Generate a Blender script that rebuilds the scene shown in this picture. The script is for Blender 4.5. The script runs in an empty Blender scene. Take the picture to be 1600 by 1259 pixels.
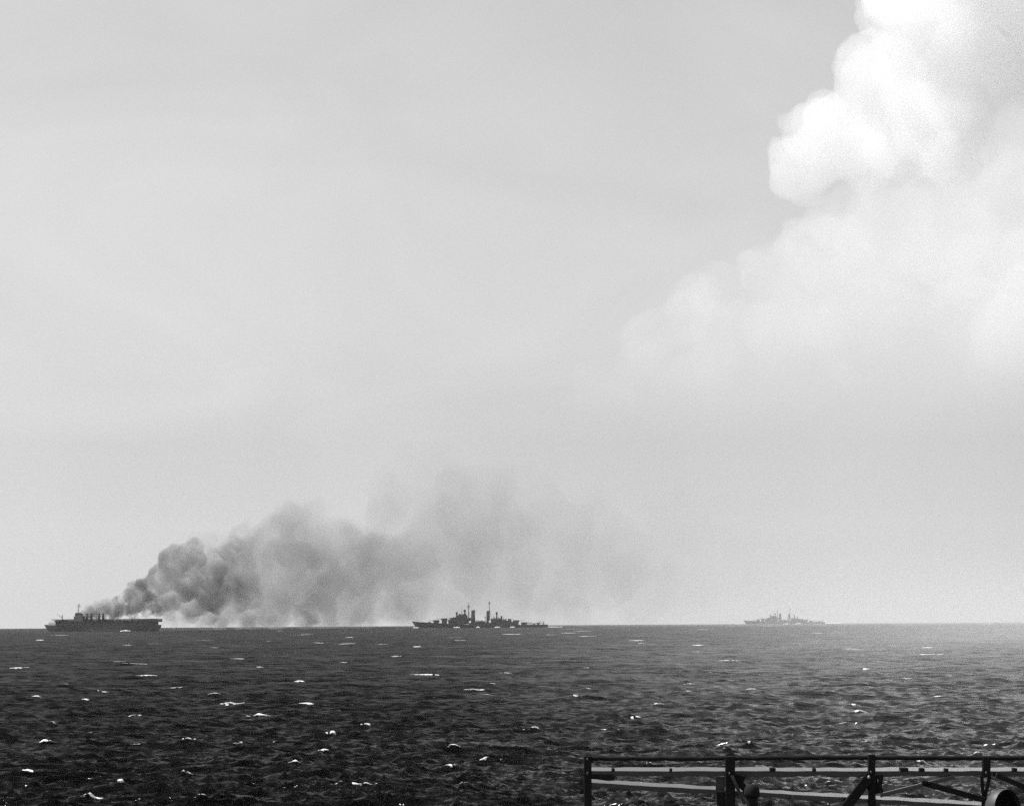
import bpy, bmesh, math, random
import numpy as np
from mathutils import Vector, Matrix

random.seed(7)
rng = np.random.default_rng(11)
S = bpy.context.scene
COL = S.collection
R_EARTH = 6.371e6

# ------------------------------------------------------------------ camera
CAM_H = 9.0
FPX, CXP, CYP = 5500.0, 800.0, 629.5          # focal length in photo pixels
PITCH = math.atan((967.5 - CYP) / FPX)
ROLL = math.radians(-0.36)
cam_data = bpy.data.cameras.new('camera')
cam_data.sensor_width = 36.0
cam_data.lens = FPX / 1600.0 * 36.0
cam_data.clip_start = 0.5
cam_data.clip_end = 120000.0
cam = bpy.data.objects.new('camera', cam_data)
COL.objects.link(cam)
cam.matrix_world = (Matrix.Translation((0, 0, CAM_H)) @ Matrix.Rotation(math.radians(90) + PITCH, 4, 'X')
                    @ Matrix.Rotation(ROLL, 4, 'Z'))
S.camera = cam
CAM_M = cam.matrix_world.copy()


def at(px, py, d):
    """the world point seen at photo pixel (px, py) at forward distance d"""
    v = CAM_M.to_3x3() @ Vector(((px - CXP) / FPX, (CYP - py) / FPX, -1.0))
    return CAM_M.translation + v * (d / v.y)


def sea_z(x, y):
    return -(x * x + y * y) / (2 * R_EARTH)


# ------------------------------------------------------------------ sky, sun, exposure
SUN_AZ, SUN_EL = math.radians(-82), math.radians(58)      # azimuth clockwise from the view direction
world = bpy.data.worlds.new("World")
S.world = world
world.use_nodes = True
wn, wl = world.node_tree.nodes, world.node_tree.links
wn.clear()
geo = wn.new('ShaderNodeTexCoord')
sep = wn.new('ShaderNodeSeparateXYZ')
mx = wn.new('ShaderNodeMath'); mx.operation = 'MAXIMUM'; mx.inputs[1].default_value = 0.05
comb = wn.new('ShaderNodeCombineXYZ')
sky = wn.new('ShaderNodeTexSky')
sky.sky_type = 'NISHITA'
sky.sun_disc = False
sky.sun_elevation = SUN_EL
sky.sun_rotation = SUN_AZ
sky.altitude = 0
sky.air_density = 1.0
sky.dust_density = 2.0
sky.ozone_density = 1.0
bw = wn.new('ShaderNodeRGBToBW')                     # black-and-white film
bg = wn.new('ShaderNodeBackground')
bg.inputs['Strength'].default_value = 0.118
wo = wn.new('ShaderNodeOutputWorld')
wl.new(geo.outputs['Generated'], sep.inputs[0])
wl.new(sep.outputs[0], comb.inputs[0]); wl.new(sep.outputs[1], comb.inputs[1])
wl.new(sep.outputs[2], mx.inputs[0]); wl.new(mx.outputs[0], comb.inputs[2])
wl.new(comb.outputs[0], sky.inputs[0])
wl.new(sky.outputs[0], bw.inputs[0])
veil = wn.new('ShaderNodeTexNoise')                  # thin uneven high haze
veil.inputs['Scale'].default_value = 11.0; veil.inputs['Detail'].default_value = 5; veil.inputs['Distortion'].default_value = 0.8
vm = wn.new('ShaderNodeMapping'); vm.inputs['Scale'].default_value = (1, 1, 1.9); vm.inputs['Rotation'].default_value = (0, 0.35, 0)
vr = wn.new('ShaderNodeMapRange')
for k_, w_ in zip(('From Min', 'From Max', 'To Min', 'To Max'), (0.3, 0.7, 0.96, 1.07)): vr.inputs[k_].default_value = w_
vmul = wn.new('ShaderNodeMath'); vmul.operation = 'MULTIPLY'
wl.new(comb.outputs[0], vm.inputs[0]); wl.new(vm.outputs[0], veil.inputs['Vector']); wl.new(veil.outputs['Fac'], vr.inputs['Value'])
wl.new(bw.outputs[0], vmul.inputs[0]); wl.new(vr.outputs[0], vmul.inputs[1])
wl.new(vmul.outputs[0], bg.inputs['Color'])
wl.new(bg.outputs[0], wo.inputs['Surface'])

sd = bpy.data.lights.new('sun', 'SUN')
sd.energy = 4.6
sd.angle = math.radians(0.53)
sd.color = (1.0, 1.0, 1.0)
sun = bpy.data.objects.new('sun', sd)
COL.objects.link(sun)
to_sun = Vector((math.sin(SUN_AZ) * math.cos(SUN_EL), math.cos(SUN_AZ) * math.cos(SUN_EL), math.sin(SUN_EL)))
sun.rotation_euler = to_sun.to_track_quat('Z', 'Y').to_euler()
sun.location = (0, -20, 60)

S.view_settings.view_transform = 'Standard'
S.view_settings.look = 'None'
S.view_settings.exposure = 0.5
S.view_settings.gamma = 1.0
S.view_settings.use_curve_mapping = False
S.render.engine = 'CYCLES'
S.cycles.max_bounces = 24
S.cycles.diffuse_bounces = 2
S.cycles.glossy_bounces = 3
S.cycles.transmission_bounces = 2
S.cycles.volume_bounces = 24
S.cycles.volume_step_rate = 1.0
S.cycles.volume_max_steps = 256
S.cycles.use_adaptive_sampling = True
S.cycles.adaptive_threshold = 0.01
S.cycles.use_denoising = False
S.cycles.sample_clamp_indirect = 2.0
S.cycles.sample_clamp_direct = 8.0


# ------------------------------------------------------------------ helpers
def tag(o, label=None, cat=None, group=None, kind=None):
    if label: o['label'] = label
    if cat: o['category'] = cat
    if group: o['group'] = group
    if kind: o['kind'] = kind
    return o


def empty(name, loc=(0, 0, 0), rz=0.0):
    o = bpy.data.objects.new(name, None)
    COL.objects.link(o)
    o.location = loc
    o.rotation_euler = (0, 0, rz)
    return o


def link(name, me, mat, parent=None):
    o = bpy.data.objects.new(name, me)
    COL.objects.link(o)
    if mat is not None and not me.materials:
        me.materials.append(mat)
    if parent: o.parent = parent
    return o


def copy_tree(o, parent=None):
    c = o.copy()
    COL.objects.link(c)
    c.parent = parent
    for ch in o.children:
        copy_tree(ch, c)
    return c


class MB:
    """collects simple solids into one mesh"""
    def __init__(self):
        self.v, self.f, self.smooth = [], [], []

    def add(self, verts, faces, smooth=False):
        b = len(self.v)
        self.v += [tuple(p) for p in verts]
        for f in faces:
            self.f.append(tuple(i + b for i in f))
            self.smooth.append(smooth)
        return self

    def box(self, x0, x1, y0, y1, z0, z1, taper=0.0):
        t = taper
        v = [(x0, y0, z0), (x1, y0, z0), (x1, y1, z0), (x0, y1, z0),
             (x0 + t, y0 + t, z1), (x1 - t, y0 + t, z1), (x1 - t, y1 - t, z1), (x0 + t, y1 - t, z1)]
        return self.add(v, [(0, 3, 2, 1), (4, 5, 6, 7), (0, 1, 5, 4), (1, 2, 6, 5), (2, 3, 7, 6), (3, 0, 4, 7)])

    def prism(self, pts, z0, z1, k=1.0):
        """vertical prism over an outline; k scales the top about its centre"""
        n = len(pts)
        cx = sum(p[0] for p in pts) / n; cy = sum(p[1] for p in pts) / n
        v = [(p[0], p[1], z0) for p in pts] + [(cx + (p[0] - cx) * k, cy + (p[1] - cy) * k, z1) for p in pts]
        f = [tuple(reversed(range(n))), tuple(range(n, 2 * n))]
        f += [(i, (i + 1) % n, n + (i + 1) % n, n + i) for i in range(n)]
        return self.add(v, f)

    def tube(self, p0, p1, r0, r1=None, n=8, sx=1.0):
        r1 = r0 if r1 is None else r1
        p0, p1 = Vector(p0), Vector(p1)
        d = (p1 - p0).normalized()
        a = d.orthogonal().normalized(); b = d.cross(a)
        v = []
        for p, r in ((p0, r0), (p1, r1)):
            for i in range(n):
                t = 2 * math.pi * i / n
                v.append(p + a * (r * math.cos(t)) + b * (r * math.sin(t)))
        f = [tuple(reversed(range(n))), tuple(range(n, 2 * n))]
        f += [(i, (i + 1) % n, n + (i + 1) % n, n + i) for i in range(n)]
        return self.add(v, f, True)

    def bar(self, p0, p1, w, h, up=(0, 0, 1)):
        """rectangular bar from p0 to p1, w wide across, h high along up"""
        p0, p1 = Vector(p0), Vector(p1)
        d = (p1 - p0).normalized()
        s = d.cross(Vector(up)).normalized(); u = s.cross(d)
        v = []
        for p in (p0, p1):
            for a, b in ((-1, -1), (1, -1), (1, 1), (-1, 1)):
                v.append(p + s * (a * w / 2) + u * (b * h / 2))
        return self.add(v, [(0, 1, 2, 3), (7, 6, 5, 4), (0, 4, 5, 1), (1, 5, 6, 2), (2, 6, 7, 3), (3, 7, 4, 0)])

    def rings(self, rings, cap=True, smooth=True):
        n = len(rings[0]); v = [p for r in rings for p in r]
        f = []
        for k in range(len(rings) - 1):
            for i in range(n):
                j = (i + 1) % n
                f.append((k * n + i, k * n + j, (k + 1) * n + j, (k + 1) * n + i))
        if cap:
            f.append(tuple(reversed(range(n)))); f.append(tuple(range((len(rings) - 1) * n, len(rings) * n)))
        return self.add(v, f, smooth)

    def lathe(self, prof, c=(0, 0, 0), n=12):
        return self.rings([[(c[0] + r * math.cos(2 * math.pi * i / n), c[1] + r * math.sin(2 * math.pi * i / n), c[2] + z)
                            for i in range(n)] for r, z in prof])

    def mesh(self, name, bevel=0.0):
        me = bpy.data.meshes.new(name)
        me.from_pydata(self.v, [], self.f)
        bm = bmesh.new(); bm.from_mesh(me)
        bmesh.ops.recalc_face_normals(bm, faces=bm.faces)
        bm.to_mesh(me); bm.free()
        me.polygons.foreach_set('use_smooth', self.smooth)
        me.update()
        return me

    def build(self, name, mat, parent=None, bevel=0.0):
        o = link(name, self.mesh(name), mat, parent)
        if bevel:
            m = o.modifiers.new('bevel', 'BEVEL'); m.width = bevel; m.segments = 2; m.limit_method = 'ANGLE'
        return o


def new_mat(name):
    m = bpy.data.materials.new(name)
    m.use_nodes = True
    return m, m.node_tree.nodes, m.node_tree.links, m.node_tree.nodes['Principled BSDF']


def paint(name, lo, hi, rough=0.6, scale=0.3, spec=0.5, bump=0.0, stretch=(1, 1, 1)):
    m, n, l, p = new_mat(name)
    tc = n.new('ShaderNodeTexCoord'); mp = n.new('ShaderNodeMapping')
    mp.inputs['Scale'].default_value = stretch
    t = n.new('ShaderNodeTexNoise'); t.inputs['Scale'].default_value = scale; t.inputs['Detail'].default_value = 6
    t.inputs['Roughness'].default_value = 0.65
    r = n.new('ShaderNodeValToRGB')
    r.color_ramp.elements[0].position = 0.3; r.color_ramp.elements[1].position = 0.7
    r.color_ramp.elements[0].color = (lo, lo, lo, 1); r.color_ramp.elements[1].color = (hi, hi, hi, 1)
    l.new(tc.outputs['Object'], mp.inputs[0]); l.new(mp.outputs[0], t.inputs['Vector'])
    l.new(t.outputs['Fac'], r.inputs[0]); l.new(r.outputs[0], p.inputs['Base Color'])
    p.inputs['Roughness'].default_value = rough
    p.inputs['Specular IOR Level'].default_value = spec
    if bump:
        b = n.new('ShaderNodeBump'); b.inputs['Strength'].default_value = 1.0; b.inputs['Distance'].default_value = bump
        l.new(t.outputs['Fac'], b.inputs['Height']); l.new(b.outputs[0], p.inputs['Normal'])
    return m


M_HULL = paint('navy_hull_paint', 0.008, 0.02, 0.6, 0.05)
M_CARRIER = paint('carrier_hull_paint', 0.012, 0.03, 0.6, 0.05)
M_SUPER = paint('superstructure_paint', 0.008, 0.022, 0.6, 0.15)
M_DECK = paint('deck_planking', 0.06, 0.11, 0.8, 0.2, stretch=(0.1, 2, 1))
M_STEEL = paint('bare_steel', 0.015, 0.03, 0.5, 0.5)
M_CANVAS = paint('pale_canvas', 0.25, 0.4, 0.9, 0.5)

# ------------------------------------------------------------------ the sea
def spectrum_tile(N, L, seed, wind, lam_lo, lam_hi, hs, spread=2.0, slope=3.55):
    """random wave heights on a periodic tile, with the horizontal chop"""
    g = np.random.default_rng(seed)
    k1 = np.fft.fftfreq(N, L / N) * 2 * np.pi
    kx, ky = np.meshgrid(k1, k1, indexing='ij')
    k = np.hypot(kx, ky); k[0, 0] = 1e-9
    lam = 2 * np.pi / k
    kp = 2 * np.pi / 42.0
    P = np.exp(-1.25 * (kp / k) ** 2) * k ** -slope
    c = (kx * wind[0] + ky * wind[1]) / k
    P *= np.where(c > 0, np.abs(c) ** spread, 0.06 * np.abs(c) ** spread) + 0.10
    P *= (lam > lam_lo) & (lam < lam_hi)
    P[0, 0] = 0
    z = (g.normal(size=(N, N)) + 1j * g.normal(size=(N, N))) * np.sqrt(P)
    h = np.real(np.fft.ifft2(z))
    s = hs / 4.0 / h.std()
    Z = np.fft.fft2(h * s)
    return Z, kx, ky, k, L, N


WIND = (0.45, -0.89)
T1 = spectrum_tile(512, 233.0, 3, (0.3, -0.95), 4.0, 70.0, 0.70, 5.0, 3.2)
T2 = spectrum_tile(512, 61.0, 5, (0.62, -0.78), 0.3, 4.0, 0.50, 1.6, 3.1)
MIPS = [0.0, 1.0, 2.0, 4.0, 8.0, 16.0, 32.0, 64.0]
CHOP = 0.9


def mip_fields(T):
    Z, kx, ky, k, L, N = T
    out = []
    for lc in MIPS:
        w = np.ones_like(k) if lc == 0 else np.exp(-0.5 * (k * lc / (2 * np.pi) * 1.2) ** 2)
        F = Z * w
        out.append((np.real(np.fft.ifft2(F)).astype(np.float32),
                    np.real(np.fft.ifft2(1j * kx / k * F)).astype(np.float32),
                    np.real(np.fft.ifft2(1j * ky / k * F)).astype(np.float32)))
    return out


F1, F2 = mip_fields(T1), mip_fields(T2)


def bil(a, L, x, y):
    N = a.shape[0]
    u = (x / L * N); v = (y / L * N)
    i = np.floor(u).astype(np.int64); j = np.floor(v).astype(np.int64)
    fu = (u - i).astype(np.float32); fv = (v - j).astype(np.float32)
    i0, i1, j0, j1 = i % N, (i + 1) % N, j % N, (j + 1) % N
    return (a[i0, j0] * (1 - fu) * (1 - fv) + a[i1, j0] * fu * (1 - fv) + a[i0, j1] * (1 - fu) * fv + a[i1, j1] * fu * fv)


def waves(x, y, lc):
    """height and horizontal chop at (x, y); lc is the shortest wavelength the mesh can carry there"""
    lev = np.interp(lc, MIPS[:1] + MIPS[1:], np.arange(len(MIPS))).astype(np.float32)
    h = np.zeros(x.shape, np.float32); dx = np.zeros_like(h); dy = np.zeros_like(h)
    ca, sa = math.cos(0.5), math.sin(0.5)
    for F, L, rot in ((F1, 233.0, False), (F2, 61.0, True)):
        xx, yy = (x * ca - y * sa, x * sa + y * ca) if rot else (x, y)
        for m in range(len(MIPS)):
            w = np.clip(1 - np.abs(lev - m), 0, 1)
            s = w > 0
            if not s.any(): continue
            a, b, c = F[m]
            h[s] += w[s] * bil(a, L, xx[s], yy[s])
            ux = bil(b, L, xx[s], yy[s]); uy = bil(c, L, xx[s], yy[s])
            if rot: ux, uy = ux * ca + uy * sa, -ux * sa + uy * ca
            dx[s] += w[s] * ux; dy[s] += w[s] * uy
    return h, dx, dy


NR, NA = 1350, 680
u = np.linspace(1 / math.sqrt(140.0), 1 / math.sqrt(13800.0), NR)
r_near = np.array([15, 30, 50, 75, 100, 118, 130.0])
r = np.concatenate([r_near, 1 / u ** 2])
dr = np.gradient(r)
half = math.radians(9.6)
a_mid = np.linspace(-half, half, NA)
step, a, a_out = a_mid[1] - a_mid[0], half, []
while a < math.pi - 0.02:
    step = min(step * 1.35, 0.12); a += step
    a_out.append(min(a, math.pi))
a_out = [q for q in a_out if q < math.pi - 0.01]
ang = np.concatenate([[-math.pi + 1e-9], -np.array(a_out[::-1]), a_mid, np.array(a_out)])
da = np.gradient(ang)
RR, AA = np.meshgrid(r, ang, indexing='ij')
X0, Y0 = RR * np.sin(AA), RR * np.cos(AA)
LC = np.maximum(2.2 * dr[:, None] * np.ones_like(AA), 2.2 * RR * da[None, :])
LC = np.maximum(LC - 0.4, 0)
Hh, DX, DY = waves(X0.ravel(), Y0.ravel(), LC.ravel())
Hh = Hh.reshape(RR.shape); DX = DX.reshape(RR.shape); DY = DY.reshape(RR.shape)
XS, YS = X0 + CHOP * DX, Y0 + CHOP * DY
ZS = Hh - RR ** 2 / (2 * R_EARTH)

# whitecaps: each breaks on the crest nearest to a random spot in the strip of sea in view
foam = np.zeros(RR.shape, np.float32)
caps = []
i_lo, i_hi = len(r_near), len(r) - 1
j_lo = len(a_out) + 1
near_caps = [(395, 1102, 46), (683, 1236, 42), (525, 1006, 34), (590, 1006, 30), (635, 1057, 50), (680, 1051, 14), (310, 1086, 26),
             (340, 1163, 26), (505, 1184, 20), (755, 1054, 24), (800, 1209, 26), (200, 1117, 24), (40, 1158, 30), (85, 1087, 24),
             (1390, 1060, 22), (1385, 1103, 16), (1110, 1070, 22), (1560, 996, 22), (1247, 991, 14), (740, 1221, 10)]
for px, py, wpx in near_caps:
    dep = (py - (967.5 + (px - 800) * math.tan(ROLL))) / FPX
    rr = CAM_H / dep * 1.0
    rr = rr * (1 + rr * rr / (2 * R_EARTH * CAM_H))
    caps.append((rr, math.atan((px - 800) / FPX), wpx * rr / FPX))
for _ in range(150):
    t = rng.random()
    rr = 1 / (1 / 175.0 * (1 - t) ** 2.4 + 1 / 5200.0)
    rr = min(rr, 5000)
    caps.append((rr, rng.uniform(-0.150, 0.150), (15 + 28 * rng.random() ** 2.0) * rr / FPX))
used = []
for rr, aa, w in caps:
    i = int(np.searchsorted(r, rr)); j = int(np.searchsorted(ang, aa))
    if not (i_lo + 2 < i < i_hi - 2): continue
    win = max(3, int(6.0 / dr[i]))
    jw = max(4, int(4.0 / (rr * abs(a_mid[1] - a_mid[0]))))
    i0, i1, j0, j1 = max(i - win, i_lo), min(i + win, i_hi), max(j - jw, j_lo), min(j + jw, j_lo + NA - 2)
    sub = Hh[i0:i1, j0:j1]
    ii, jj = np.unravel_index(np.argmax(sub), sub.shape)
    i, j = i0 + ii, j0 + jj
    cx, cy = X0[i, j], Y0[i, j]
    if any(abs(cx - ux) < 0.02 * rr and abs(cy - uy) < 0.03 * rr for ux, uy in used): continue
    used.append((cx, cy))
    dl = rr * abs(a_mid[1] - a_mid[0])
    half_n = max(2, int(0.5 * w / dl))
    depth = max(rng.uniform(0.14, 0.34), 0.85 * dr[i])
    look = max(1, int(round(0.10 / dr[i])))
    bright = rng.uniform(0.55, 1.0)
    for sgn in (1, -1):
        ic = i
        thick = rng.uniform(0.7, 1.2)
        for q in range(half_n + 1):
            jc = j + sgn * q
            if not (j_lo <= jc < j_lo + NA): break
            lo_ = max(ic - look, i_lo); hi_ = min(ic + look + 1, i_hi)
            ic = lo_ + int(np.argmax(Hh[lo_:hi_, jc]))
            thick = np.clip(thick + rng.normal() * 0.22, 0.15, 1.4)
            env = math.sqrt(max(0, 1 - (q / (half_n + 1)) ** 2))
            th = depth * thick * env
            if rng.random() < 0.06 * q / half_n: continue
            k0 = max(i_lo, ic - int(1.3 * th / dr[i]) - 1); k1 = min(i_hi, ic + int(0.35 * th / dr[i]) + 2)
            rr_k = r[k0:k1] - r[ic]
            v_ = 1 - np.where(rr_k < 0, np.abs(rr_k) / max(1.3 * th, dr[i] * 0.8), np.abs(rr_k) / max(0.35 * th, dr[i] * 0.8)) ** 2
            foam[k0:k1, jc] = np.maximum(foam[k0:k1, jc], np.clip(v_, 0, 1) * (0.55 + 0.45 * env) * bright)
ZS = ZS + 0.04 * np.clip(foam * 1.4, 0, 1)

nR, nA = RR.shape
verts = np.stack([XS, YS, ZS], -1).reshape(-1, 3)
idx = np.arange(nR * nA).reshape(nR, nA)
nxt = np.roll(idx, -1, axis=1)
quads = np.stack([idx[:-1], idx[1:], nxt[1:], nxt[:-1]], -1).reshape(-1, 4)
me = bpy.data.meshes.new('sea')
me.vertices.add(len(verts)); me.vertices.foreach_set('co', verts.astype(np.float32).ravel())
me.loops.add(quads.size); me.loops.foreach_set('vertex_index', quads[:, ::-1].astype(np.int32).ravel())
me.polygons.add(len(quads))
me.polygons.foreach_set('loop_start', np.arange(0, quads.size, 4, dtype=np.int32))
me.polygons.foreach_set('use_smooth', np.ones(len(quads), bool))
slopes = []
for lv in range(len(MIPS)):
    tot = 0.0
    for T, F in ((T1, F1), (T2, F2)):
        h_ = F[lv][0]; st_ = T[4] / T[5]
        tot += np.mean(np.diff(h_, axis=0) ** 2 + np.diff(h_, axis=1).mean() ** 2) / st_ ** 2
    slopes.append(tot)
lost = np.interp(LC, MIPS, [math.sqrt(max(slopes[0] - q, 0)) for q in slopes]).astype(np.float32)
at_l = me.attributes.new('small_waves', 'FLOAT', 'POINT'); at_l.data.foreach_set('value', lost.ravel())
#print('slope rms lost per level', [round(math.sqrt(max(slopes[0] - q, 0)), 3) for q in slopes])
at_f = me.attributes.new('foam', 'FLOAT', 'POINT'); at_f.data.foreach_set('value', foam.ravel())
me.update(calc_edges=True)

m, n, l, p = new_mat('sea_water')
tc = n.new('ShaderNodeTexCoord')
gm = n.new('ShaderNodeNewGeometry')
prev = gm.outputs['Normal']
# wavelets too small for the mesh, as a tilt of the surface
for sc, det, amp, rot, st in ((1.2, 3.0, 3.8, 0.2, (0.32, 1.4, 1)), (0.22, 3.0, 1.9, 0.35, (0.35, 1.3, 1))):
    mp = n.new('ShaderNodeMapping'); mp.inputs['Rotation'].default_value = (0, 0, rot); mp.inputs['Scale'].default_value = st
    t = n.new('ShaderNodeTexNoise'); t.inputs['Scale'].default_value = sc; t.inputs['Detail'].default_value = det; t.inputs['Roughness'].default_value = 0.6
    sb = n.new('ShaderNodeVectorMath'); sb.operation = 'SUBTRACT'; sb.inputs[1].default_value = (0.5, 0.5, 0.5)
    mu = n.new('ShaderNodeVectorMath'); mu.operation = 'MULTIPLY'; mu.inputs[1].default_value = (amp * 0.8, amp, 0)
    ad = n.new('ShaderNodeVectorMath'); ad.operation = 'ADD'
    l.new(tc.outputs['Object'], mp.inputs[0]); l.new(mp.outputs[0], t.inputs['Vector']); l.new(t.outputs['Color'], sb.inputs[0])
    l.new(sb.outputs[0], mu.inputs[0]); l.new(mu.outputs[0], ad.inputs[0]); l.new(prev, ad.inputs[1])
    prev = ad.outputs[0]
nz = n.new('ShaderNodeVectorMath'); nz.operation = 'NORMALIZE'
l.new(prev, nz.inputs[0]); l.new(nz.outputs[0], p.inputs['Normal'])
p.inputs['Base Color'].default_value = (0.002, 0.002, 0.002, 1)
p.inputs['Roughness'].default_value = 0.2
p.inputs['IOR'].default_value = 1.33
p.inputs['Specular IOR Level'].default_value = 0.045
la = n.new('ShaderNodeAttribute'); la.attribute_name = 'small_waves'
paw = n.new('ShaderNodeTexNoise'); paw.inputs['Scale'].default_value = 0.035; paw.inputs['Detail'].default_value = 5; paw.inputs['Roughness'].default_value = 0.7
l.new(tc.outputs['Object'], paw.inputs['Vector'])
pr = n.new('ShaderNodeMapRange')                              # gusts darken the water in patches
for k_, w_ in zip(('From Min', 'From Max', 'To Min', 'To Max'), (0.3, 0.7, -0.10, 0.10)): pr.inputs[k_].default_value = w_
l.new(paw.outputs['Fac'], pr.inputs['Value'])
r1 = n.new('ShaderNodeMath'); r1.operation = 'MULTIPLY_ADD'; r1.inputs[1].default_value = 0.50; r1.inputs[2].default_value = 0.06
l.new(la.outputs['Fac'], r1.inputs[0])
r2 = n.new('ShaderNodeMath'); r2.operation = 'ADD'; r2.use_clamp = True
l.new(r1.outputs[0], r2.inputs[0]); l.new(pr.outputs[0], r2.inputs[1])
l.new(r2.outputs[0], p.inputs['Roughness'])
# painted sea glare: a wedge on the right is given a stronger sheen
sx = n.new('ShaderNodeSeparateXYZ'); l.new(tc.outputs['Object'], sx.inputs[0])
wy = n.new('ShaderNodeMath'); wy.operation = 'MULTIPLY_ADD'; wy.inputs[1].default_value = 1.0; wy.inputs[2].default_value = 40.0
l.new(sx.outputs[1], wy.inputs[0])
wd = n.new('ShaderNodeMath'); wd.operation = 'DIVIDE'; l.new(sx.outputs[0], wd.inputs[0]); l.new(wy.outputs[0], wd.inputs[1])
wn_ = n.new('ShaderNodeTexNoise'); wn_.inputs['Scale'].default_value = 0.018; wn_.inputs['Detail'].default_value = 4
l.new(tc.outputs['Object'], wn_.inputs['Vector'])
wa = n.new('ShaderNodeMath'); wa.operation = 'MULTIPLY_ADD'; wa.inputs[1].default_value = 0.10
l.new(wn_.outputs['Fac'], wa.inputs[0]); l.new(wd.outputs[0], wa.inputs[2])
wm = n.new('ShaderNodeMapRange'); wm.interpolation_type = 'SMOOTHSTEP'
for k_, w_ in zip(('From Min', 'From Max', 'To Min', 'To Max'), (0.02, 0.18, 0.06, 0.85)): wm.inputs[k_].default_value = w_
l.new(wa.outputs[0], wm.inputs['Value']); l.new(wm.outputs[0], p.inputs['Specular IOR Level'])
SEA_P = p
fo = n.new('ShaderNodeBsdfPrincipled'); fo.inputs['Base Color'].default_value = (0.8, 0.8, 0.8, 1); fo.inputs['Roughness'].default_value = 0.9
att = n.new('ShaderNodeAttribute'); att.attribute_name = 'foam'
nf = n.new('ShaderNodeTexNoise'); nf.inputs['Scale'].default_value = 3.0; nf.inputs['Detail'].default_value = 4; nf.inputs['Roughness'].default_value = 0.7
mpf = n.new('ShaderNodeMapping'); mpf.inputs['Scale'].default_value = (0.45, 1.0, 1.0); mpf.inputs['Rotation'].default_value = (0, 0, 0.25)
l.new(tc.outputs['Object'], mpf.inputs[0]); l.new(mpf.outputs[0], nf.inputs['Vector'])
ad = n.new('ShaderNodeMath'); ad.operation = 'MULTIPLY_ADD'; ad.inputs[1].default_value = 1.7
l.new(nf.outputs['Fac'], ad.inputs[0]); l.new(att.outputs['Fac'], ad.inputs[2])
mr = n.new('ShaderNodeMapRange'); mr.interpolation_type = 'SMOOTHSTEP'
mr.inputs['From Min'].default_value = 1.25; mr.inputs['From Max'].default_value = 1.75
l.new(ad.outputs[0], mr.inputs['Value'])
ml = n.new('ShaderNodeMath'); ml.operation = 'MULTIPLY'
gt = n.new('ShaderNodeMath'); gt.operation = 'GREATER_THAN'; gt.inputs[1].default_value = 0.02
l.new(att.outputs['Fac'], gt.inputs[0]); l.new(gt.outputs[0], ml.inputs[0]); l.new(mr.outputs[0], ml.inputs[1])
mix = n.new('ShaderNodeMixShader')
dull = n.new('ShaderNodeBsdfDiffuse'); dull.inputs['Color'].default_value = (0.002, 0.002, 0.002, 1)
dm_ = n.new('ShaderNodeMapRange'); dm_.interpolation_type = 'SMOOTHSTEP'       # black mixed in paints the sea darker left of the glare wedge
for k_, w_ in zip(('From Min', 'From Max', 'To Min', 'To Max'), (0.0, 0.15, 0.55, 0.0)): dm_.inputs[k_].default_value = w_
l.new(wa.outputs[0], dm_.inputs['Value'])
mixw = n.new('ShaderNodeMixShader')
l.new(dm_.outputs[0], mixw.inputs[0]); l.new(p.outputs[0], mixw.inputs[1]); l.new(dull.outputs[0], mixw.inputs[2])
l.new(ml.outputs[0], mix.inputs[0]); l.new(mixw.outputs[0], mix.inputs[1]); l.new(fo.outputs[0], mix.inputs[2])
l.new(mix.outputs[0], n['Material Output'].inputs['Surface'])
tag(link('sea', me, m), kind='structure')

# ------------------------------------------------------------------ volumes: haze, clouds, smoke
def vol_mat(name, color, density, aniso=0.0, noise=None):
    """noise = (scale, detail, from_min, from_max, lo, hi, stretch)"""
    m = bpy.data.materials.new(name); m.use_nodes = True
    n, l = m.node_tree.nodes, m.node_tree.links
    n.clear()
    o = n.new('ShaderNodeOutputMaterial')
    v = n.new('ShaderNodeVolumePrincipled')
    v.inputs['Color'].default_value = (color, color, color, 1)
    v.inputs['Density'].default_value = density
    v.inputs['Anisotropy'].default_value = aniso
    l.new(v.outputs[0], o.inputs['Volume'])
    return m, n, l, v


haze_m, _, _, hv = vol_mat('haze_air', 1.0, 1.6e-5, 0.1)
hb = MB().box(-15000, 15000, -15000, 15000, -20.0, 420.0)
tag(hb.build('haze', haze_m), 'thin pale sea haze over the whole water', 'haze', kind='stuff')


# low mist added over the water on the right to brighten it
mist, n, l, v = vol_mat('glare_mist_air', 0.97, 0.0, 0.2)
tc = n.new('ShaderNodeTexCoord'); ln = n.new('ShaderNodeVectorMath'); ln.operation = 'LENGTH'
mpm = n.new('ShaderNodeMapping'); mpm.inputs['Scale'].default_value = (1 / 120.0, 1 / 1000.0, 1 / 30.0)
r = n.new('ShaderNodeMapRange'); r.interpolation_type = 'SMOOTHSTEP'
for k, w in zip(('From Min', 'From Max', 'To Min', 'To Max'), (1.0, 0.1, 0.0, 6.0e-4)): r.inputs[k].default_value = w
l.new(tc.outputs['Object'], mpm.inputs[0]); l.new(mpm.outputs[0], ln.inputs[0]); l.new(ln.outputs['Value'], r.inputs['Value']); l.new(r.outputs[0], v.inputs['Density'])
mb_ = MB().lathe([(math.cos(t), math.sin(t)) for t in [(-0.499 + i / 16 * 0.998) * math.pi for i in range(17)]], n=32)
mb_.v = [(x * 120, y * 1000, max(z * 30, -6)) for x, y, z in mb_.v]
o = mb_.build('sea_mist', mist)  # added mist that brightens the water on the right
o.location = (175, 1080, 4.0)
o.rotation_euler = (0, 0, -0.165)
tag(o, 'added pale mist brightening the water low on the right', 'mist', kind='stuff')


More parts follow.
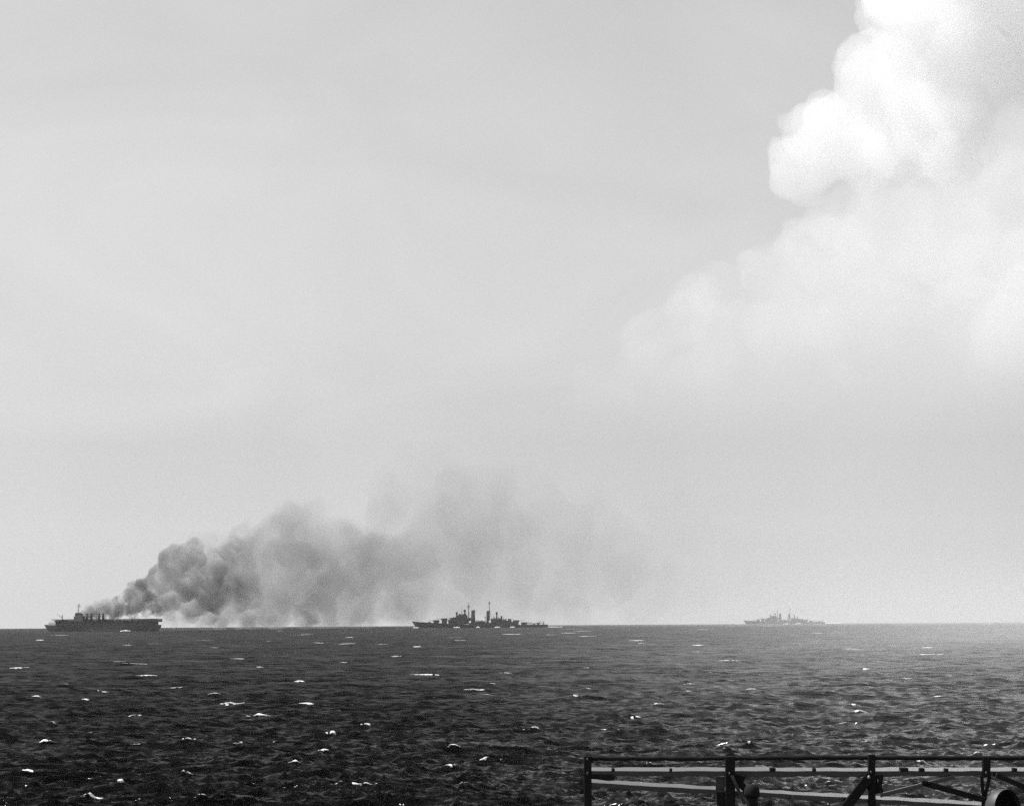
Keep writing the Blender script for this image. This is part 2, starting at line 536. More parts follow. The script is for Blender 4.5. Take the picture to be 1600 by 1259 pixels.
mist2, n, l, v = vol_mat('far_mist_air', 1.0, 0.0, 0.1)
tc = n.new('ShaderNodeTexCoord'); ln = n.new('ShaderNodeVectorMath'); ln.operation = 'LENGTH'
mpm = n.new('ShaderNodeMapping'); mpm.inputs['Scale'].default_value = (1 / 900.0, 1 / 2300.0, 1 / 130.0)
r = n.new('ShaderNodeMapRange'); r.interpolation_type = 'SMOOTHSTEP'
for k, w in zip(('From Min', 'From Max', 'To Min', 'To Max'), (1.0, 0.1, 0.0, 1.4e-4)): r.inputs[k].default_value = w
l.new(tc.outputs['Object'], mpm.inputs[0]); l.new(mpm.outputs[0], ln.inputs[0]); l.new(ln.outputs['Value'], r.inputs['Value']); l.new(r.outputs[0], v.inputs['Density'])
mb_ = MB().lathe([(math.cos(t), math.sin(t)) for t in [(-0.499 + i / 16 * 0.998) * math.pi for i in range(17)]], n=32)
mb_.v = [(x * 900, y * 2300, max(z * 130, -12)) for x, y, z in mb_.v]
o = mb_.build('sea_mist', mist2)
o.location = (680, 5350, 2.0)
tag(o, 'pale mist along the horizon in front of the farthest cruiser', 'mist', kind='stuff')


def puff_mesh(name, puffs, voxel, disp, disp_size, seed=0, sub=10, sub_r=(0.35, 0.6), fine=0.0):
    """closed billowing skin round a cluster of puffs (x, y, z, r)"""
    g = random.Random(seed)
    bm = bmesh.new()
    allp = []
    for (x, y, z, rr) in puffs:
        allp.append((x, y, z, rr))
        for _ in range(sub):
            d = Vector((g.gauss(0, 1), g.gauss(0, 1), g.gauss(0, 1))).normalized()
            q = rr * g.uniform(*sub_r)
            allp.append((x + d.x * rr * 0.8, y + d.y * rr * 0.8, z + d.z * rr * 0.8, q))
    for (x, y, z, q) in allp:
        bmesh.ops.create_icosphere(bm, subdivisions=2, radius=q, matrix=Matrix.Translation((x, y, z)))
    me = bpy.data.meshes.new(name); bm.to_mesh(me); bm.free()
    o = bpy.data.objects.new(name, me); COL.objects.link(o)
    rm = o.modifiers.new('remesh', 'REMESH'); rm.mode = 'VOXEL'; rm.voxel_size = voxel
    tx = bpy.data.textures.new(name + '_billow', 'CLOUDS'); tx.noise_scale = disp_size; tx.noise_depth = 4
    dm = o.modifiers.new('billow', 'DISPLACE'); dm.texture = tx; dm.strength = disp; dm.mid_level = 0.5; dm.texture_coords = 'LOCAL'
    if fine:
        t2 = bpy.data.textures.new(name + '_curl', 'CLOUDS'); t2.noise_scale = disp_size * 0.28; t2.noise_depth = 3
        d2 = o.modifiers.new('curl', 'DISPLACE'); d2.texture = t2; d2.strength = disp * fine; d2.mid_level = 0.5; d2.texture_coords = 'LOCAL'
    dg = bpy.context.evaluated_depsgraph_get()
    me2 = bpy.data.meshes.new_from_object(o.evaluated_get(dg))
    me2.name = name
    bpy.data.objects.remove(o)
    bpy.data.meshes.remove(me)
    me2.materials.clear()
    me2.polygons.foreach_set('use_smooth', np.ones(len(me2.polygons), bool))
    return me2


def puff_object(name, px_puffs, d, mat, voxel, disp, disp_size, seed, depth=0.0, **kw):
    """px_puffs: (photo x, photo y, radius in photo px[, depth offset m])"""
    g = random.Random(seed + 100)
    c = at(px_puffs[0][0], px_puffs[0][1], d)
    pf = []
    for q in px_puffs:
        dd = d + (q[3] if len(q) > 3 else g.uniform(-depth, depth))
        w = at(q[0], q[1], dd)
        pf.append((w.x - c.x, w.y - c.y, w.z - c.z, q[2] * dd / FPX))
    o = link(name, puff_mesh(name, pf, voxel, disp, disp_size, seed, **kw), mat)
    o.location = c
    return o


# --- clouds, far above the haze layer
cm, cn, cl, cv = vol_mat('cloud_bright', 0.93, 0.0032, 0.2)
main = [(1430, -60, 95), (1380, 120, 75), (1310, 215, 70), (1262, 255, 52), (1250, 200, 38), (1275, 190, 40), (1345, 95, 42), (1450, 40, 95),
        (1400, 220, 70), (1470, 180, 85), (1550, 60, 90), (1640, -40, 130), (1530, -120, 120), (1700, 100, 110), (1225, 285, 24), (1480, 250, 50),
        (1545, 232, 26), (1350, 250, 50), (1600, 120, 60), (1750, -100, 150), (1850, 60, 160), (1450, -200, 110), (1650, -220, 150), (1800, -300, 180), (2000, -100, 200), (1950, -450, 240), (1700, -520, 200), (2250, -250, 260), (2200, -650, 300), (2550, -450, 320)]
o = puff_object('cloud', main, 14000, cm, 26, 120, 240, 3, depth=350, fine=0.4, sub=13, sub_r=(0.25, 0.55))
tag(o, 'towering bright white cumulus cloud at the upper right with a crisp left edge', 'cloud')
cm2, n, l, cv2 = vol_mat('cloud_low', 0.965, 0.0012, 0.3)
tc = n.new('ShaderNodeTexCoord'); sp = n.new('ShaderNodeSeparateXYZ'); r = n.new('ShaderNodeMapRange')
r.interpolation_type = 'SMOOTHSTEP'
r.inputs['From Min'].default_value = -850; r.inputs['From Max'].default_value = 150
r.inputs['To Min'].default_value = 0.00002; r.inputs['To Max'].default_value = 0.0008
l.new(tc.outputs['Object'], sp.inputs[0]); l.new(sp.outputs[2], r.inputs['Value']); l.new(r.outputs[0], cv2.inputs['Density'])
low = [(1300, 400, 75), (1250, 385, 45), (1190, 420, 40), (1110, 465, 42), (1070, 480, 30), (1150, 520, 60), (1260, 480, 90), (1380, 430, 100), (1480, 380, 90),
       (1580, 420, 110), (1380, 540, 110), (1240, 590, 80), (1520, 560, 130), (1290, 350, 42), (1680, 500, 150), (1800, 420, 170), (1400, 340, 70),
       (1090, 560, 60), (1010, 600, 60), (1085, 455, 34), (1060, 500, 40), (940, 640, 60), (1130, 440, 34), (1010, 540, 45), (1100, 620, 80), (1330, 320, 40), (1470, 320, 70), (1570, 300, 80), (1680, 290, 100), (1600, 210, 60), (1700, 190, 80), (1225, 380, 22), (1170, 405, 18)]
o = puff_object('cloud', low, 17000, cm2, 34, 130, 280, 9, depth=420, fine=0.5, sub=14, sub_r=(0.25, 0.55))
tag(o, 'pale soft lower bank of cloud fading into haze beneath the bright cumulus', 'cloud')

# --- the carrier's smoke
CAR_D = 3960.0


def smoke_mat(name, color, dens, aniso, scale, lo, hi, fmin, fmax, detail=5, fade=(), c2=None):
    """fade: (axis, from, to, factor there, factor here) in metres from the object's origin; c2: paler smoke mixed in"""
    m, n, l, v = vol_mat(name, color, dens, aniso)
    tc = n.new('ShaderNodeTexCoord')
    t = n.new('ShaderNodeTexNoise'); t.inputs['Scale'].default_value = scale; t.inputs['Detail'].default_value = detail
    t.inputs['Roughness'].default_value = 0.58; t.inputs['Distortion'].default_value = 0.7
    r = n.new('ShaderNodeMapRange'); r.interpolation_type = 'SMOOTHSTEP'
    r.inputs['From Min'].default_value = fmin; r.inputs['From Max'].default_value = fmax
    r.inputs['To Min'].default_value = lo * dens; r.inputs['To Max'].default_value = hi * dens
    l.new(tc.outputs['Object'], t.inputs['Vector']); l.new(t.outputs['Fac'], r.inputs['Value'])
    out = r.outputs[0]
    if fade:
        sp = n.new('ShaderNodeSeparateXYZ'); l.new(tc.outputs['Object'], sp.inputs[0])
        for axis, x0, x1, a, b in fade:
            f = n.new('ShaderNodeMapRange'); f.interpolation_type = 'SMOOTHSTEP'
            for k, w in zip(('From Min', 'From Max', 'To Min', 'To Max'), (x0, x1, a, b)): f.inputs[k].default_value = w
            mu = n.new('ShaderNodeMath'); mu.operation = 'MULTIPLY'
            l.new(sp.outputs[axis], f.inputs['Value']); l.new(f.outputs[0], mu.inputs[0]); l.new(out, mu.inputs[1])
            out = mu.outputs[0]
    l.new(out, v.inputs['Density'])
    if c2:
        t2 = n.new('ShaderNodeTexNoise'); t2.inputs['Scale'].default_value = scale * 0.7; t2.inputs['Detail'].default_value = 3
        cr = n.new('ShaderNodeValToRGB')
        cr.color_ramp.elements[0].position = 0.40; cr.color_ramp.elements[1].position = 0.62
        cr.color_ramp.elements[0].color = (color, color, color, 1); cr.color_ramp.elements[1].color = (c2, c2, c2, 1)
        mp = n.new('ShaderNodeMapping'); mp.inputs['Location'].default_value = (37, 11, 5)
        l.new(tc.outputs['Object'], mp.inputs[0]); l.new(mp.outputs[0], t2.inputs['Vector']); l.new(t2.outputs['Fac'], cr.inputs[0])
        l.new(cr.outputs[0], v.inputs['Color'])
    return m


def car_d(px):
    """forward distance of the carrier's deck, then of the plume as the wind takes it away"""
    return CAR_D + 68 - (px - 70) * 0.77 if px < 250 else CAR_D - 70 + (px - 250) * 3.7


def with_depth(puffs, jitter, seed, back=0.0):
    g = random.Random(seed)
    return [(x, y, q, car_d(x) + back + g.uniform(-jitter, jitter)) for x, y, q in puffs]


def smoke_object(name, puffs, mat, voxel, disp, size, seed, jitter, back=0.0, **kw):
    pf = with_depth(puffs, jitter, seed, back)
    d0 = pf[0][3]
    c = at(pf[0][0], pf[0][1], d0)
    loc = []
    for x, y, q, d in pf:
        w = at(x, y, d)
        loc.append((w.x - c.x, w.y - c.y, w.z - c.z, q * d / FPX))
    o = link(name, puff_mesh(name, loc, voxel, disp, size, seed, **kw), mat)
    o.location = c
    return o


sm = smoke_mat('smoke_dark', 0.15, 0.075, 0.1, 0.04, 0.35, 1.5, 0.36, 0.64, fade=((0, 45, 130, 1.0, 0.03), (2, 20, 90, 1.0, 0.4)), c2=0.74)
dense = [(215, 945, 14), (185, 950, 12), (165, 954, 9), (200, 935, 14), (225, 922, 18), (250, 900, 22), (270, 878, 26), (296, 868, 24),
         (285, 905, 30), (320, 900, 32), (345, 880, 26), (262, 938, 22), (300, 940, 26), (335, 930, 28), (370, 870, 34), (375, 915, 34), (150, 958, 8), (135, 962, 7),
         (172, 944, 8), (205, 918, 10), (245, 950, 14), (180, 962, 8), (205, 960, 8), (228, 958, 8), (122, 963, 7), (128, 960, 9), (140, 957, 11), (152, 953, 12), (163, 950, 13), (176, 946, 13)]
o = smoke_object('smoke', dense, sm, 2.0, 8, 11, 21, 7, -4, fine=0.4)
tag(o, 'dark dense billowing smoke rising from the burning carrier', 'smoke', kind='stuff')
smi = smoke_mat('smoke_low', 0.12, 0.12, 0.1, 0.07, 0.4, 1.4, 0.36, 0.64, c2=0.5)
lowp = [(140, 958, 7), (126, 963, 4), (133, 961, 6), (148, 957, 7), (156, 956, 7), (164, 955, 8), (172, 953, 8), (150, 963, 6), (162, 962, 6), (176, 958, 8), (184, 955, 8), (195, 953, 8), (207, 951, 9), (221, 951, 9), (235, 951, 8), (180, 963, 5), (190, 961, 5), (200, 959, 5), (172, 948, 9), (186, 940, 10), (202, 929, 11), (220, 919, 12), (214, 941, 11), (232, 935, 12), (244, 950, 9), (130, 958, 5)]
o = smoke_object('smoke', lowp, smi, 1.2, 3.5, 7, 61, 3, -3, fine=0.4)
tag(o, 'low black smoke wrapped round the island and funnels of the carrier', 'smoke', kind='stuff')
smb = smoke_mat('smoke_base', 0.42, 0.04, 0.1, 0.03, 0.35, 1.4, 0.36, 0.66, c2=0.66)
basep = [(330, 962, 16), (264, 956, 12), (282, 962, 13), (300, 960, 15), (352, 962, 17), (380, 963, 18), (410, 962, 20), (440, 963, 20), (475, 964, 20), (272, 970, 9), (310, 970, 11), (345, 971, 12), (390, 971, 13), (430, 971, 13)]
o = smoke_object('smoke', basep, smb, 2.5, 10, 14, 71, 8, 6, fine=0.4)
tag(o, 'pale grey smoke lying on the water just right of the burning carrier', 'smoke', kind='stuff')
sm3 = smoke_mat('smoke_middle', 0.28, 0.0155, 0.1, 0.017, 0.3, 1.5, 0.36, 0.66, fade=((0, -110, -20, 0.2, 1.0), (0, 60, 280, 1.0, 0.2), (2, 10, 110, 1.0, 0.4)), c2=0.55)
middle = [(330, 900, 42), (268, 966, 12), (290, 966, 15), (318, 966, 16), (350, 966, 18), (390, 968, 18), (290, 890, 36), (300, 930, 34), (640, 880, 50), (650, 930, 44), (380, 880, 46), (400, 920, 50), (440, 850, 52), (480, 830, 46), (470, 900, 60), (430, 950, 30), (350, 950, 26), (530, 870, 56), (540, 930, 48),
          (590, 880, 50), (500, 955, 30), (300, 955, 20), (560, 835, 34), (320, 850, 26), (385, 838, 26), (445, 810, 26), (490, 795, 20), (610, 930, 40), (575, 960, 24)]
o = smoke_object('smoke', middle, sm3, 5.0, 26, 28, 27, 30, 10)
tag(o, 'mid grey rolling smoke between the burning carrier and the central cruiser', 'smoke', kind='stuff')
sm2 = smoke_mat('smoke_drift', 0.28, 0.0046, 0.1, 0.0055, 0.45, 1.3, 0.34, 0.70, fade=((0, 100, 720, 1.0, 0.05), (2, -20, 190, 1.0, 0.4), (0, -110, -10, 0.1, 1.0)), c2=0.5)
drift = [(560, 880, 60), (500, 890, 60), (510, 940, 40), (470, 940, 36), (600, 900, 70), (600, 780, 40), (640, 760, 50), (690, 760, 52), (640, 840, 70), (700, 850, 80), (750, 790, 70), (780, 880, 75), (850, 850, 80),
         (860, 920, 55), (940, 890, 66), (700, 930, 50), (1010, 910, 60), (1060, 930, 45), (950, 830, 50), (640, 955, 32), (800, 950, 36), (820, 780, 50), (1100, 945, 30), (900, 955, 30), (1000, 958, 26), (1120, 880, 70), (1180, 930, 50), (1240, 900, 70), (1060, 820, 60), (1160, 820, 60)]
o = smoke_object('smoke', drift, sm2, 11.0, 60, 70, 33, 90, 0)
tag(o, 'wide thin grey smoke drifting right across the horizon behind the central cruiser', 'smoke', kind='stuff')
st = smoke_mat('steam_white', 0.99, 0.09, 0.2, 0.08, 0.2, 1.5, 0.35, 0.65)
steam = [(182, 967, 3.2), (192, 965.5, 4.2), (203, 964, 5.2), (212, 962, 5.6), (222, 960, 6), (231, 957, 6), (200, 966, 4)]
o = smoke_object('steam', steam, st, 1.0, 3, 5, 41, 2, -16)
tag(o, 'bright white steam streaming off the carrier flight deck', 'steam', kind='stuff')
st2 = smoke_mat('steam_pale', 0.95, 0.018, 0.2, 0.06, 0.2, 1.5, 0.35, 0.65)
steam2 = [(252, 962, 7), (260, 966, 8), (266, 970, 7), (270, 975, 5), (256, 973, 5), (245, 952, 7), (238, 946, 7)]
o = smoke_object('steam', steam2, st2, 1.3, 5, 7, 43, 4, -10)
tag(o, 'pale puff of steam trailing just behind the carrier stern', 'steam', kind='stuff')

# ------------------------------------------------------------------ ships
def hull_mb(L, B, sheer, draft=5.0, transom=0.35, bow_rake=6.0, n=28, full=0.42):
    """lofted hull, bow at x = 0, stern at x = -L; sheer(t) is the deck height above water"""
    mb = MB(); rings = []
    for i in range(n + 1):
        t = i / n
        x = -L * t
        w = min(1.0, (t / full) ** 0.72) if t > 0 else 0.0
        if t > 0.68: w *= 1 - (1 - transom) * ((t - 0.68) / 0.32) ** 2
        dk = max(w, 0.05) * B / 2
        wl = (min(1.0, (max(t - 0.02, 0) / (full * 1.25))) ** 0.95) * (1 - (0.75) * max(0, (t - 0.66) / 0.34) ** 2) * B / 2 * 0.97
        wl = max(wl, 0.15)
        zt = sheer(t)
        rake = bow_rake * max(0, 1 - t / 0.10)
        ring = []
        for s in (1, -1):
            seq = [(dk, zt, 0), (0.62 * dk + 0.38 * wl, zt * 0.5, 0.5), (wl, 0.0, 1.0), (wl * 0.8, -draft * 0.7, 1.2), (wl * 0.35, -draft, 1.3)]
            pts = [(x - rake * k, s * y, z) for y, z, k in seq]
            ring += pts if s == 1 else pts[::-1]
        rings.append(ring)
    mb.rings(rings, cap=True, smooth=False)
    return mb


def deck_outline(L, B, sheer, inset=0.3):
    return None


# ---- light cruiser: bow at x = 0, x runs aft as negative numbers; m(f) = f metres from the bow
def make_cruiser(loc, rz, label, group):
    root = empty('cruiser', loc, rz)
    tag(root, label, 'warship', group)
    sheer = lambda t: 9.2 - 5.7 * min(t / 0.5, 1) ** 0.8 + 0.9 * max(0, t - 0.7)
    hull_mb(186, 20.0, sheer).build('hull', M_HULL, root)
    dk = lambda f: sheer(f / 186.0)
    # anchor and breakwater
    for s in (1, -1):
        MB().box(-9.5, -8.0, s * 2.6 - 0.35, s * 2.6 + 0.35, 5.0, 7.4, 0.1).build('anchor', M_STEEL, root)
    b = MB()
    for s in (1, -1): b.bar((-22, 0, dk(22) + 0.5), (-26, s * 6, dk(24) + 0.5), 0.25, 1.2)
    b.build('breakwater', M_SUPER, root)
    # main turrets
    def turret(f, base, h, aft=False):
        sgn = -1 if aft else 1
        t = MB()
        pts = [(-f + sgn * 4.6, 2.3), (-f + sgn * 4.6, -2.3), (-f + sgn * 2.0, -4.2), (-f - sgn * 4.4, -3.6), (-f - sgn * 4.4, 3.6), (-f + sgn * 2.0, 4.2)]
        t.prism(pts, base + 0.6, base + h, 0.9)
        tb = t.build('turret', M_SUPER, root)
        MB().lathe([(3.6, 0), (3.6, base + 0.75 - dk(f) + 1.0)], (-f, 0, dk(f) - 1.0), 14).build('barbette', M_SUPER, tb)
        for k in (-1.4, 0, 1.4):
            MB().tube((-f + sgn * 3.0, k, base + h * 0.55), (-f + sgn * 11.5, k, base + h * 0.55 + 1.3), 0.30, 0.2).build('gun_barrel', M_STEEL, tb)
    turret(33.5, dk(33.5) + 0.9, 3.2)
    turret(44.5, dk(44.5) + 3.9, 3.2)
    turret(142.5, dk(142) + 3.4, 3.0, True)
    turret(153.5, dk(153) + 0.6, 2.9, True)
    # twin secondary mounts
    def mount(f, y, base, face):
        t = MB().prism([(-f - 2, y - 1.9), (-f + 2, y - 1.9), (-f + 2.2, y + 1.9), (-f - 2.2, y + 1.9)], base, base + 2.6, 0.85)
        o = t.build('gun_mount', M_SUPER, root)
        MB().lathe([(2.0, -1.6), (2.0, 0.1)], (-f, y, base), 12).build('ring', M_SUPER, o)
        for k in (-0.6, 0.6):
            q = MB()
            if abs(y) > 0.1: q.tube((-f + k, y, base + 1.4), (-f + k, y + math.copysign(5.2, y), base + 2.4), 0.16)
            else: q.tube((-f, k, base + 1.4), (-f + face * 5.6, k, base + 2.4), 0.16)
            q.build('gun_barrel', M_STEEL, o)
    mount(55, 0, 11.2, 1)
    for s in (1, -1):
        mount(70, s * 7.6, 8.4, 1); mount(113, s * 7.6, 8.4, -1)
    mount(134, 0, 9.2, -1)
    # deckhouses
    house = MB()
    house.box(-78, -50, -4.6, 4.6, dk(60) - 0.4, 9.6)
    house.box(-128, -78, -5.2, 5.2, dk(90) - 0.4, 6.8)
    house.box(-127, -108, -4.4, 4.4, 6.8, 10.4)
    house.box(-139, -127, -3.6, 3.6, dk(130) - 0.3, 7.8)
    house.box(-58, -50.5, -3.4, 3.4, 9.6, 10.9)
    house.box(-63, -57, -4.2, 4.2, 9.6, 13.2); house.box(-101, -88, -4.4, 4.4, 6.8, 8.6)
    house.box(-124, -111, -3.2, 3.2, 10.4, 12.6); house.box(-133, -127.2, -3.0, 3.0, 7.8, 9.4)
    house.build('deckhouse', M_SUPER, root, 0.1)
    # bridge tower
    br = MB()
    br.prism([(-57.5, -3.2), (-57.5, 3.2), (-63, 4.8), (-77, 4.4), (-77, -4.4), (-63, -4.8)], 9.6, 14.2)
    br.prism([(-62.5, -2.8), (-62.5, 2.8), (-66, 4.2), (-76, 4.0), (-76, -4.0), (-66, -4.2)], 14.2, 17.2)
    bridge = br.build('bridge', M_SUPER, root)
    MB().prism([(-63.8, -2.6), (-63.8, 2.6), (-66, 3.9), (-73, 3.6), (-73, -3.6), (-66, -3.9)], 17.25, 18.5).build('bridge_windscreen', M_SUPER, bridge)
    for s in (1, -1):
        MB().box(-72, -66, s * 6.2 - 1.8, s * 6.2 + 1.8, 12.4, 13.6).build('bridge_wing', M_SUPER, bridge)
    for f in (64.5, 66.5, 68.5):
        for s in (1, -1):
            MB().box(-f - 0.6, -f + 0.6, s * 4.32 - 0.3, s * 4.32 + 0.3, 15.4, 16.4).build('porthole', M_STEEL, bridge)
    # gun directors
    def director(f, z0, z1, r=1.7):
        d = MB().tube((-f, 0, z0), (-f, 0, z1), 1.15, 0.9, 10).build('director_tower', M_SUPER, root)
        MB().box(-f - r, -f + r, -1.8, 1.8, z1 - 0.1, z1 + 2.2, 0.25).build('director', M_SUPER, d)
        MB().tube((-f, -2.9, z1 + 1.3), (-f, 2.9, z1 + 1.3), 0.28).build('rangefinder', M_STEEL, d)
        MB().tube((-f - 1.3, 0, z1 + 2.6), (-f + 1.3, 0, z1 + 2.6), 0.9, 0.9, 10).build('radar_dish', M_STEEL, d)
    director(61.5, 14.0, 18.3, 1.5)
    director(72.5, 17.0, 21.6)
    director(116.2, 10.2, 17.8, 1.3)
    director(122.5, 10.2, 12.4, 1.2)
    # funnels
    def funnel(f, l, w, top, base):
        ring = lambda z, k, dx: [(-f - dx + l / 2 * k * math.cos(a), w / 2 * k * math.sin(a), z) for a in [2 * math.pi * i / 16 for i in range(16)]]
        fn = MB().rings([ring(base, 1.12, 0), ring(base + 2, 1.0, 0.1), ring(top - 1, 0.97, 0.5), ring(top, 0.97, 0.6)]).build('funnel', M_SUPER, root)
        MB().rings([ring(top - 1.6, 1.05, 0.47), ring(top - 1.2, 1.05, 0.5)]).build('funnel_band', M_STEEL, fn)
        MB().rings([ring(top + 0.003, 1.04, 0.6), ring(top + 0.5, 0.9, 0.65)]).build('funnel_cap', M_STEEL, fn)
        for s in (1, -1):
            MB().lathe([(1.5, 0), (1.5, 1.0)], (-f - 1, s * (w / 2 + 1.0), top - 7), 10).build('searchlight_platform', M_SUPER, fn)
    funnel(83.5, 5.2, 3.8, 23.5, 6.6)
    funnel(103.6, 3.6, 3.2, 22.5, 6.6)
    # masts
    def mast(f, base, top, yards, radar):
        ms = MB().tube((-f, 0, base), (-f, 0, top), 0.65, 0.28, 8).build('mast', M_STEEL, root)
        for s in (1, -1):
            MB().tube((-f - 3.4, s * 2.4, base), (-f - 0.3, 0, base + (top - base) * 0.55), 0.28, 0.2, 6).build('mast_leg', M_STEEL, ms)
        for z, w in yards:
            MB().tube((-f - 1.2, -w, z), (-f + 1.2, w, z), 0.14, 0.14, 6).build('yard', M_STEEL, ms)
        z, w, h = radar
        rd = MB()
        for i in range(6): rd.tube((-f - w / 2, 0.5, z + h * i / 5), (-f + w / 2, 0.5, z + h * i / 5), 0.09, 0.09, 5)
        for i in range(7): rd.tube((-f - w / 2 + w * i / 6, 0.5, z), (-f - w / 2 + w * i / 6, 0.5, z + h), 0.09, 0.09, 5)
        rd.build('radar_screen', M_STEEL, ms)
        rg = MB()
        for q in ((-f - 20, 0, 9), (-f + 18, 0, 9)):
            rg.tube((-f, 0, top - 1.5), q, 0.04, 0.04, 4)
        rg.build('rigging', M_STEEL, ms)
    mast(77.6, 9.4, 34.2, ((25.5, 4.5), (29.2, 2.6)), (27.0, 3.2, 3.0))
    mast(106.2, 9.8, 36.2, ((26.0, 3.4), (31.0, 2.2)), (32.4, 2.6, 2.6))
    # anti-aircraft tubs
    for f, y, z in ((51, 4.6, 9.7), (51, -4.6, 9.7), (88.5, 5.6, 7.6), (88.5, -5.6, 7.6), (94.5, 5.8, 8.0), (94.5, -5.8, 8.0), (110, 3.0, 10.7),
                    (120, 4.0, 10.8), (120, -4.0, 10.8), (127, 3, 9.6), (127, -3, 9.6), (173, 4.2, 4.9), (173, -4.2, 4.9), (79, 5.5, 12.2), (79, -5.5, 12.2)):
        t = MB().lathe([(1.0, -3.2), (1.2, -0.2), (2.2, 0.0), (2.3, 1.3), (2.1, 1.3), (2.0, 0.1)], (-f, y, z), 12).build('gun_tub', M_SUPER, root)
        q = MB()
        for k in (-0.35, 0.35): q.tube((-f, y + k, z + 0.9), (-f + 1.6, y + k, z + 3.1), 0.11, 0.09, 5)
        q.build('gun_barrel', M_STEEL, t)
    # boats, rafts and pale screens along the waist
    for f, s in ((91, 1), (91, -1), (98, 1), (98, -1)):
        MB().rings([[(-f + 4 * u, s * 6.9 + 1.2 * w * math.cos(a), 6.3 + 0.9 * w * math.sin(a)) for a in [2 * math.pi * i / 10 for i in range(10)]]
                    for u, w in ((-1, 0.3), (-0.6, 0.85), (0, 1), (0.6, 0.85), (1, 0.2))]).build('ship_boat', M_SUPER, root)
    for f, z in ((53.5, 12.6), (60.5, 14.9), (80, 11.0), (75.0, 13.4), (100.2, 14.0), (97.0, 8.5)):
        for s in (1, -1):
            MB().box(-f - 0.9, -f + 0.9, s * 5.0 - 0.2, s * 5.0 + 0.2, z - 0.8, z + 0.8, 0.05).build('life_raft', M_CANVAS, root)
    g = random.Random(77)
    for f, z in ((52, 10.9), (57, 13.2), (60, 13.2), (65, 17.2), (70, 17.2), (74, 17.2), (80.5, 9.6), (88, 8.6), (91, 8.6), (96, 8.6), (100, 8.6),
                 (109, 10.4), (113, 12.6), (119, 12.6), (123, 12.6), (126, 10.4), (129, 9.4), (132, 9.4), (136, 7.8)):
        h = g.uniform(1.2, 3.2); y = g.uniform(-2.6, 2.6)
        vt = MB().lathe([(0.5, -0.3), (0.45, h * 0.6), (0.8, h * 0.65), (0.75, h * 0.9), (0.2, h)], (-f, y, z), 8)
        vt.build('ventilator', M_SUPER, root)
    for f, z0, z1 in ((68.5, 18.4, 27.5), (86.5, 6.8, 15.5), (100.6, 8.6, 17.0), (111.5, 12.6, 17.5), (125, 10.4, 15.5)):
        MB().tube((-f, 0.8, z0), (-f, 0.8, z1), 0.3, 0.2, 6).build('pole', M_STEEL, root)
    # catapults and aircraft crane on the stern
    for s in (1, -1):
        MB().box(-176, -158, s * 5.2 - 0.7, s * 5.2 + 0.7, dk(165) + 0.8, dk(165) + 1.9).build('catapult', M_STEEL, root)
        MB().tube((-167, s * 5.2, dk(165) - 0.2), (-167, s * 5.2, dk(165) + 0.9), 1.2, 1.0, 10).build('catapult_pivot', M_STEEL, root)
    cr = MB()
    cr.tube((-180.5, 0, dk(180) - 0.3), (-180.5, 0, dk(180) + 4.2), 0.7, 0.5, 8)
    cr.tube((-180.5, 0, dk(180) + 1.0), (-172.5, 0, dk(180) + 4.0), 0.3, 0.2, 6)
    cr.tube((-180.5, 0, dk(180) + 4.2), (-172.5, 0, dk(180) + 4.0), 0.1, 0.1, 5)
    cr.build('crane', M_STEEL, root)
    for s in (1, -1):
        ra = MB()
        for i in range(34):
            f = 4 + i * 5.3
            w = min(1.0, (f / 186 / 0.42) ** 0.72) * 9.7
            if f > 126: w *= 1 - 0.62 * ((f - 126) / 60) ** 2
            ra.tube((-f, s * w, dk(f) - 0.2), (-f, s * w, dk(f) + 1.1), 0.06, 0.06, 4)
        tag(ra.build('guard_rail', M_STEEL, root), kind='stuff')
    return root


def place(px, d):
    w = at(px, 975, d)
    return (w.x, w.y, sea_z(w.x, w.y))


CR_D = 4826.0
x0, y0, z0 = place(643.5, CR_D)
cruiser = make_cruiser((x0, y0, z0), math.pi, 'dark two-funnelled cruiser in sharp view at the centre of the horizon', 'cruisers steaming left along the horizon')
# the far one, the same class of ship
x1, y1, z1 = place(1161.5, 8050.0)
far = copy_tree(cruiser)
far.location = (x1, y1, z1)
far.rotation_euler = (0, 0, math.pi - 0.12)
far['label'] = 'pale hazy cruiser farthest away on the right of the horizon'


